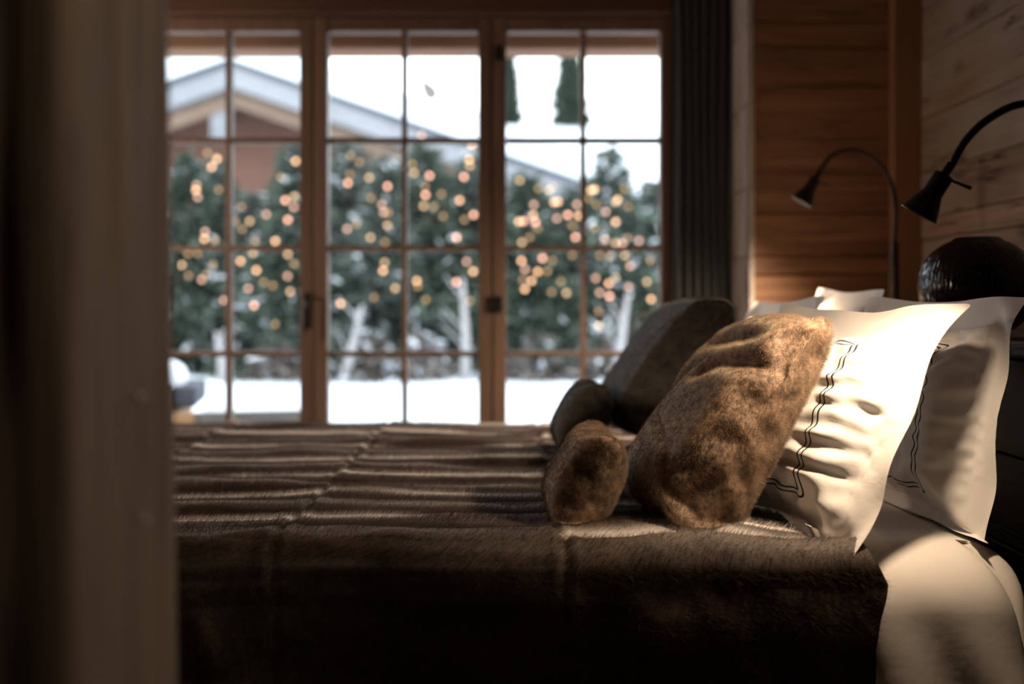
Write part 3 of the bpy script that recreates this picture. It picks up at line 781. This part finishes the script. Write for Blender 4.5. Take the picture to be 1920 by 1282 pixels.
# ------------------------------------------------------------------ reading lamps
M['lamp_glow'] = emit('lit_halogen_bulb', (1.0, .62, .30), 14)
M['shade_in'] = plain('lamp_shade_inside', (.5, .34, .2), .4)
def reading_lamp(base, neck, hp, hd, label, energy, stick, hs=1.0):
    L = empty('reading_lamp', base, label=label, cat='lamp', group='black gooseneck reading lamps')
    B = Vector(base); hp = Vector(hp); hd = Vector(hd).normalized()
    lathe('base', [(0, 0), (.034, 0), (.034, .006), (.030, .010), (0, .010)], M['black_metal'], L, 24)
    ptop = Vector(neck[0]) - B
    tube('post', [(0, 0, .008), (0, 0, ptop.z - .004), (ptop.x, ptop.y, ptop.z)], .0155, M['black_metal'], L, 14)
    tube('gooseneck', catmull([Vector(p) - B for p in neck], 8), .0072, M['ribbed_metal'], L, 10)
    rot = hd.to_track_quat('Z', 'Y').to_matrix().to_4x4(); Mh = Matrix.Translation(hp - B) @ rot
    Ms = Mh @ Matrix.Scale(hs, 4)
    sh = lathe('lamp_shade', [(0, 0), (.009, 0), (.009, .022), (.010, .024), (.0195, .026), (.0205, .030), (.0205, .068), (.0215, .072), (.030, .092), (.0385, .118), (.0395, .121), (.0385, .121), (.029, .093), (.019, .075), (0, .074)], M['black_metal'], L, 32, Ms)
    Mh = Mh @ Matrix.Scale(hs, 4)
    lathe('bulb', [(0, .078), (.010, .078), (.018, .088), (.019, .094), (.014, .097), (0, .098)], M['lamp_glow'], L, 20, Mh)
    tube('switch_stick', [hp + hd * .030 - B, hp + hd * .028 + Vector(stick) - B], [.003, .0042], M['black_metal'], L, 8)
    s = lamp('reading_light', 'SPOT', (0, 0, 0), energy, (1.0, .74, .50), spot_size=R(150), spot_blend=1.0, shadow_soft_size=.022)
    s.parent = L; s.matrix_parent_inverse = Matrix.Identity(4)
    q = (-hd).to_track_quat('Z', 'Y'); s.rotation_mode = 'QUATERNION'; s.rotation_quaternion = q; s.location = hp + hd * .104 - B
    return L
D2 = 1.79
npts = [(1.15, D2 + .02, 1.17), (1.155, D2 + .02, 1.28), (1.115, D2, 1.385), P(1990, 200, D2), P(1915, 195, D2), P(1855, 222, D2), P(1812, 262, D2), P(1785, 308, D2)]
reading_lamp((1.15, D2 + .02, .953), npts, P(1785, 306, D2), (-.46, .26, -.85), 'larger-looking near reading lamp bending over the white pillows', 25, (.050, 0, -.020), .88)
D3 = 3.45
fpts = [P(1677, 455, D3), P(1679, 390, D3), P(1670, 340, D3), P(1643, 302, D3), P(1603, 282, D3), P(1566, 288, D3), P(1545, 308, D3), P(1537, 322, D3)]
b3 = P(1677, 500, D3)
reading_lamp((b3.x, D3, .953), fpts, P(1537, 322, D3), (-.49, .12, -.86), 'smaller-looking far reading lamp in front of the brown planks', 115, (.045, 0, -.024))

# ------------------------------------------------------------------ outside
porch = empty('porch_roof', (0, 5.25, 0), label='brown wooden eave beam outside above the windows', cat='eave')
box('beam', -4, 3, 0, .2, zof(92, 5.25), zof(92, 5.25) + .22, M['porch_wood'], porch, .01)
box('roof_boards', -4, 3, -.68, .5, zof(92, 5.25) + .24, zof(92, 5.25) + .30, M['porch_wood'], porch, .01)

# snowy ground with a hill behind
nu, nv = 200, 220
xs = np.linspace(-30, 30, nu); ys = 4.6 + (np.linspace(0, 1, nv) ** 2.2) * 75
X, Y = np.meshgrid(xs, ys, indexing='ij')
Zg = .05 + .13 * np.clip((Y - 5) / 6, 0, 1) + .05 * fbm(X * .8, Y * .8, 5, 3) * np.clip((Y - 5) / 2, 0, 1)
st_ = np.clip((Y - 24) / 22, 0, 1); Zg += (3 * st_ ** 2 - 2 * st_ ** 3) * (8.75 + .4 * fbm(X * .08, Y * .03, 9, 2))
g = link('snow_ground', np_mesh('snow_ground', np.stack([X, Y, Zg], -1).reshape(-1, 3), grid_faces(nu, nv)), M['snow'], None, True)
tag(g, 'snow-covered garden and slope outside the windows', 'ground', kind='structure')

# outdoor daybed with snow
db = empty('outdoor_daybed', (-1.74, 6.25, 0), R(11), label='wooden outdoor daybed under snow at the lower left of the windows', cat='daybed')
zf0, zf1 = .17, .345
box('front_rail', -.36, .42, -.02, .02, zf0, zf1, M['weathered'], db, .01)
box('end_board', -.40, -.24, -.045, -.0, .10, .345, M['bench_wood'], db, .008)
box('side_rail', -.40, -.36, 0, .9, zf0, zf1, M['bench_wood'], db, .01)
box('side_rail', .42, .46, -.02, .6, zf0, zf1, M['weathered'], db, .01)
for sx in (-.37, .42):
    for sy in (.03, .85): box('leg', sx - .02, sx + .03, sy - .02, sy + .03, .05, zf0, M['bench_wood'], db, .004)
box('cushion', -.40, -.24, .06, .7, .36, .50, M['cushion_grey'], db, .03, 3)
box('backrest', -.52, -.40, 0, .9, .20, .52, M['dark_wood_x'], db, .01)
bm = bmesh.new(); box_bm(bm, -.22, .43, .025, .6, .26, .335, .03, 3); fin('snow_cover', bm, M['snow'], db, True)
bm = bmesh.new(); bmesh.ops.create_icosphere(bm, subdivisions=3, radius=1, matrix=Matrix.Translation((-.46, .35, .53)) @ Matrix.Diagonal((.13, .36, .12, 1))); fin('snow_heap', bm, M['snow'], db, True)

# chalet
DH = 17.0
ch = empty('chalet', (0, DH, 0), label='large wooden chalet with thick snow on its gable roof', cat='house')
ap = P(432, 112, DH); ez = P(1105, 345, DH); wdt = ez.x - ap.x; drp = ap.z - ez.z; lx = ap.x - wdt; ap_x, ap_z = ap.x, ap.z
def chev(name, off0, off1, y0, y1, mat, ext=0.0):
    """band under the roof line, from vertical offset off0 (upper) to off1 (lower)"""
    k = drp / wdt; e = ext
    for sgn in (1, -1):
        xe = ap_x + sgn * (wdt + e); ze = ap_z - k * (wdt + e)
        prism(name, [(ap_x, ap_z + off0), (xe, ze + off0), (xe, ze + off1), (ap_x, ap_z + off1)], y0, y1, mat, ch)
chev('roof_snow', .42, 0.02, -.1, 9, M['snow'])
chev('roof_edge', .02, -.09, -.05, 9, M['slate'])
chev('barge_board', -.09, -.46, -.0, .12, M['grey_board'])
chev('soffit', -.20, -.30, .12, 9, M['grey_board'])
chev('rafter', -.46, -.74, .25, .45, M['beige_board'], -.15)
prism('gable_wall', [(ap_x - wdt + .9, -.2), (ap_x + wdt - .9, -.2), (ap_x + wdt - .9, ap_z - drp + .05), (ap_x, ap_z - .45), (ap_x - wdt + .9, ap_z - drp + .05)], 1.5, 8.8, M['house_wood'], ch)
kp = P(402, 200, DH); box('king_post', kp.x - .16, kp.x + .14, .3, .5, kp.z - .55, ap_z - .6, M['grey_board'], ch, .01)
# small leaf-shaped finial on the roof
fp = P(806, 170, DH + 3); fin_o = empty('roof_finial', (fp.x, DH + 3, fp.z), label='tiny leaf-shaped finial rising above the snowy chalet roof', cat='finial')
tube('rod', [(0, 0, -.75), (0, 0, -.05)], .012, M['bark'], fin_o, 6)
prism('leaf', [(-.20, .30), (-.06, .22), (.14, .08), (.20, -.08), (.08, -.22), (-.10, -.18), (-.18, 0)], -.02, .02, M['twigs'], fin_o)

# conifers
def conifer(name, label, x, y, z0, h, r, n, mat, group, seed, snowy=.0, bark='bark', lean=0.0, cat='tree', sz=.11, base=.06):
    rg = np.random.default_rng(seed)
    t = empty(name, (x, y, z0), label=label, cat=cat, group=group)
    tube('trunk', [(0, 0, -.1), (lean * h * .5, 0, h * .5), (lean * h, 0, h * .97)], [.05 + .02 * h / 3, .04, .01], M[bark], t, 7)
    def tris(n, out=1.0, up=0.0):
        q = rg.random(n) ** .75; zz_ = base + (1 - base) * (1 - (1 - rg.random(n)) ** .62)
        ang = rg.random(n) * 2 * math.pi
        lob = 1 + .28 * np.sin(ang * 3 + zz_ * 17 + seed) + .22 * np.sin(zz_ * 46 + ang * 2)
        rad = r * (1 - zz_) ** .8 * lob * (.35 + .65 * q) * out
        c0 = np.stack([rad * np.cos(ang) + lean * h * zz_, rad * np.sin(ang), zz_ * h + up - rad * .22], 1)
        d = np.stack([np.cos(ang), np.sin(ang), -.35 + .5 * rg.random(n)], 1) + rg.normal(size=(n, 3)) * .35
        d /= np.linalg.norm(d, axis=1)[:, None]; s_ = np.cross(d, rg.normal(size=(n, 3))); s_ /= np.linalg.norm(s_, axis=1)[:, None]
        L = sz * (.6 + .8 * rg.random(n))[:, None]
        V = np.stack([c0 - s_ * L * .32, c0 + s_ * L * .32, c0 + d * L * 1.5], 1).reshape(-1, 3)
        return V, np.arange(3 * n).reshape(-1, 3)
    V, Fc = tris(n); f = link('foliage', np_mesh('foliage', V, Fc), M[mat], t); f['kind'] = 'stuff'
    if snowy > 0:
        V, Fc = tris(int(n * snowy), 1.02, .03); f = link('snow_dusting', np_mesh('snow_dusting', V, Fc), M['snow'], t); f['kind'] = 'stuff'
    return t
trees = [ # px of the tip, py of the tip, D, radius, material, snow
    (352, 285, 11.6, .80, 'needles', .04, 'first fairy-lit conifer beside the door post'),
    (412, 300, 12.0, .62, 'needles_blue', .06, 'fairy-lit conifer below the chalet king post'),
    (555, 262, 11.4, .85, 'needles', .05, 'fairy-lit conifer by the black-handled window post, below the gable'),
    (470, 360, 11.8, .75, 'needles_blue', .05, 'low bushy conifer between the two left fairy-lit trees'),
    (655, 262, 11.9, .85, 'needles_blue', .07, 'greyish fairy-lit conifer at the left of the middle window'),
    (722, 290, 11.5, .80, 'needles_blue', .06, 'fairy-lit conifer behind the middle glazing bar'),
    (792, 262, 11.7, .95, 'needles', .03, 'dark fairy-lit conifer at the right of the middle window'),
    (885, 285, 12.0, .85, 'needles_blue', .06, 'fairy-lit conifer behind the latch post'),
    (985, 320, 11.5, .90, 'needles', .04, 'fairy-lit conifer at the left of the right window'),
    (1068, 350, 11.8, .80, 'needles_blue', .05, 'fairy-lit conifer behind the right glazing bar'),
    (1142, 275, 11.6, .95, 'needles', .10, 'tall snowy-tipped conifer right of the last glazing bar'),
    (1225, 330, 11.9, .90, 'needles', .08, 'fairy-lit conifer beside the curtain'),
    ]
for i, (px, py, D, r_, mt, sn, lb) in enumerate(trees):
    p = P(px, py, D); z0 = .12
    conifer('conifer', lb, p.x, D, z0, p.z - z0, r_ * 1.0, 5200, mt, 'conifers in the garden hedge', 100 + i, sn)
# pale saplings
for i, (px0, py0, px1, py1, lb) in enumerate(((640, 712, 672, 600, 'pale leaning sapling trunk at the left of the middle window'), (872, 712, 868, 560, 'pale straight sapling trunk near the latch post'), (418, 712, 408, 640, 'pale sapling trunk behind the left glazing bar'), (1150, 700, 1172, 580, 'pale sapling trunk above the small taupe cushion'))):
    D = 10.5; a, b = P(px0, py0, D), P(px1, py1, D); sp_ = empty('sapling', (a.x, D, a.z), label=lb, cat='tree', group='pale saplings before the hedge')
    d = b - a; tube('trunk', [(0, 0, -.15), d * .5 + Vector((.02, 0, 0)), d * 1.25], [.055, .045, .02], M['pale_bark'], sp_, 8)
    for k in range(4):
        q = d * (.4 + .2 * k); tube('branch', [q, q + Vector((random.uniform(-.25, .25), random.uniform(-.1, .1), .25))], [.016, .006], M['pale_bark'], sp_, 5)
# bare bushes at the foot
for i, (px, lb) in enumerate(((520, 'bare twiggy bush on the snow below the gable'), (790, 'bare twiggy bush right of the middle glazing bar'), (1010, 'bare twiggy bush beside the latch post'), (700, 'bare twiggy bush near the leaning sapling'), (1120, 'bare twiggy bush left of the small taupe cushion'))):
    p = P(px, 700, 10.8); conifer('bush', lb, p.x, 10.8, .12, .55, .42, 700, 'twigs', 'bare bushes at the foot of the hedge', 300 + i, .12, cat='bush', sz=.09)
# far spruces on the hill
for i, (px, py, pb, D, r_, lb) in enumerate(((1068, 70, 222, 44, .55, 'tall dark spruce on the slope left of the last glazing bar'), (950, 60, 225, 45, .42, 'far spruce on the slope behind the latch post'), (918, 190, 228, 47, .5, 'small far spruce at the edge of the middle window'))):
    p = P(px, py, D); q = P(px, pb, D)
    conifer('spruce', lb, p.x, D, q.z - .6, p.z - q.z + .8, r_ * 1.4, 6000, 'needles', 'far spruces on the slope', 400 + i, 0, sz=.2, base=.02)

# fairy lights
def pts(o, s, L): return [(o[0] + a / s, o[1] + b / s) for a, b in L]
FL = pts((0, 0), 2.003, [(778,573),(815,597),(795,627),(738,695),(736,713),(822,712),(742,740),(770,870),(768,897),(807,903),(705,952),(742,952),(683,995),(800,992),(708,1035),(775,1030),(757,1050),(840,1127),(903,980),(950,950),(963,1015),(1081,955),(1105,990),(1080,1037),(990,1060),(1025,1073),(932,1083),(1090,1095),(954,1146),(1033,1217),(1110,605),(1105,738),(1072,752),(1104,778),(1081,825),(1000,805),(938,830),(907,777),(1055,665),(1034,905),(958,905),(910,860),(880,830)])
FL += pts((560, 0), 2.914, [(672,738),(948,790),(932,872),(935,905),(903,966),(622,898),(715,960),(693,1065),(683,1125),(740,1128),(879,1094),(956,1173),(332,885),(282,850),(280,953),(269,1000),(385,970),(485,1018),(395,1080),(455,1118),(465,1160),(490,1162),(317,1223),(265,1250),(485,1232),(630,945),(790,1180),(905,1200),(690,1020),(780,1060)])
FL += pts((300, 420), 2.909, [(1148,73),(1227,98),(1617,73),(1225,210),(1217,255),(1283,350),(1400,310),(1405,340),(985,433),(1168,400),(1450,412),(1617,316),(1708,258),(1672,205),(1690,420)])
FL += pts((900, 220), 3.0525, [(228,360),(335,407),(395,415),(415,395),(308,500),(425,485),(447,482),(555,498),(635,415),(655,412),(620,465),(827,410),(788,470),(777,485),(665,500),(720,540),(850,512),(305,560),(317,600),(222,596),(250,594),(330,635),(440,578),(503,558),(565,563),(530,620),(547,685),(776,598),(655,635),(240,715),(285,685),(715,700),(777,720),(815,720),(910,705),(845,690),(237,820),(358,805),(258,870),(330,883),(385,880),(295,935),(257,983),(245,930),(463,938),(528,790),(415,820),(685,790),(740,795),(830,790),(662,920),(738,950),(685,1003),(742,1023),(680,1112),(680,1192),(850,970),(980,1040),(955,940),(860,850),(410,1000),(495,1005),(975,820)])
BRIGHT = pts((0, 0), 2.003, [(768,897),(736,713),(795,627),(815,597),(963,1015),(1034,905),(1072,752),(1081,825),(1110,605),(954,1146),(903,980)]) + pts((560, 0), 2.914, [(932,872),(903,966),(715,960),(693,1065),(879,1094),(956,1173),(269,1000),(485,1018),(948,790)]) + pts((300, 420), 2.909, [(1617,73),(1708,258),(1617,316),(1400,310),(985,433),(1217,255)]) + pts((900, 220), 3.0525, [(635,415),(655,412),(222,596),(250,594),(305,560),(317,600),(447,482),(565,563),(547,685),(776,598),(788,470),(237,820),(358,805),(330,883),(295,935),(257,983),(738,950),(742,1023),(980,1040),(425,485),(503,558)])
bulb_m = [emit('warm_bulb_dim', (1.0, .60, .30), 1.6), emit('amber_bulb_mid', (1.0, .62, .34), 3.2), emit('pink_bulb_mid', (1.0, .55, .42), 3.2), emit('amber_bulb_bright', (1.0, .54, .30), 5.2), emit('peach_bulb_bright', (1.0, .48, .34), 5.6)]
for m_ in bulb_m: m_.cycles.emission_sampling = 'NONE'
bulb_me = []
for m_ in bulb_m:
    bm = bmesh.new(); bmesh.ops.create_icosphere(bm, subdivisions=2, radius=.021); me = bpy.data.meshes.new('bulb'); bm.to_mesh(me); bm.free(); me.materials.append(m_); bulb_me.append(me)
spans = [(300, 426, 'leftmost string of warm fairy lights, next to the door post'), (426, 600, 'string of warm fairy lights on the conifers right of the first glazing bar'), (600, 758, 'string of fairy lights left of the middle glazing bar'), (758, 930, 'string of fairy lights right of the middle glazing bar'), (930, 1090, 'dense string of fairy lights left of the last glazing bar'), (1090, 1300, 'string of fairy lights on the trees beside the curtain')]
rb = random.Random(3)
for a, b, lb in spans:
    st = empty('string_lights', (P((a + b) / 2, 500, 10.6).x, 10.6, .2), label=lb, cat='string lights', group='fairy lights on the hedge')
    L = sorted([q for q in FL if a <= q[0] < b], key=lambda q: (int(q[1] / 40), q[0] * (1 if int(q[1] / 40) % 2 else -1)))
    wp = []
    for q in L:
        br = any(abs(q[0] - c[0]) < 1.5 and abs(q[1] - c[1]) < 1.5 for c in BRIGHT)
        D = rb.uniform(10.35, 10.6); p = P(q[0], q[1], D) - st.location; wp.append(p)
        k = rb.choice((3, 4, 3)) if br else rb.choice((0, 0, 1, 2))
        o = bpy.data.objects.new('bulb', bulb_me[k]); COL.objects.link(o); o.parent = st; o.location = p
    tube('cable', [p + Vector((0, .03, .02)) for p in wp], .004, M['cable'], st, 5)
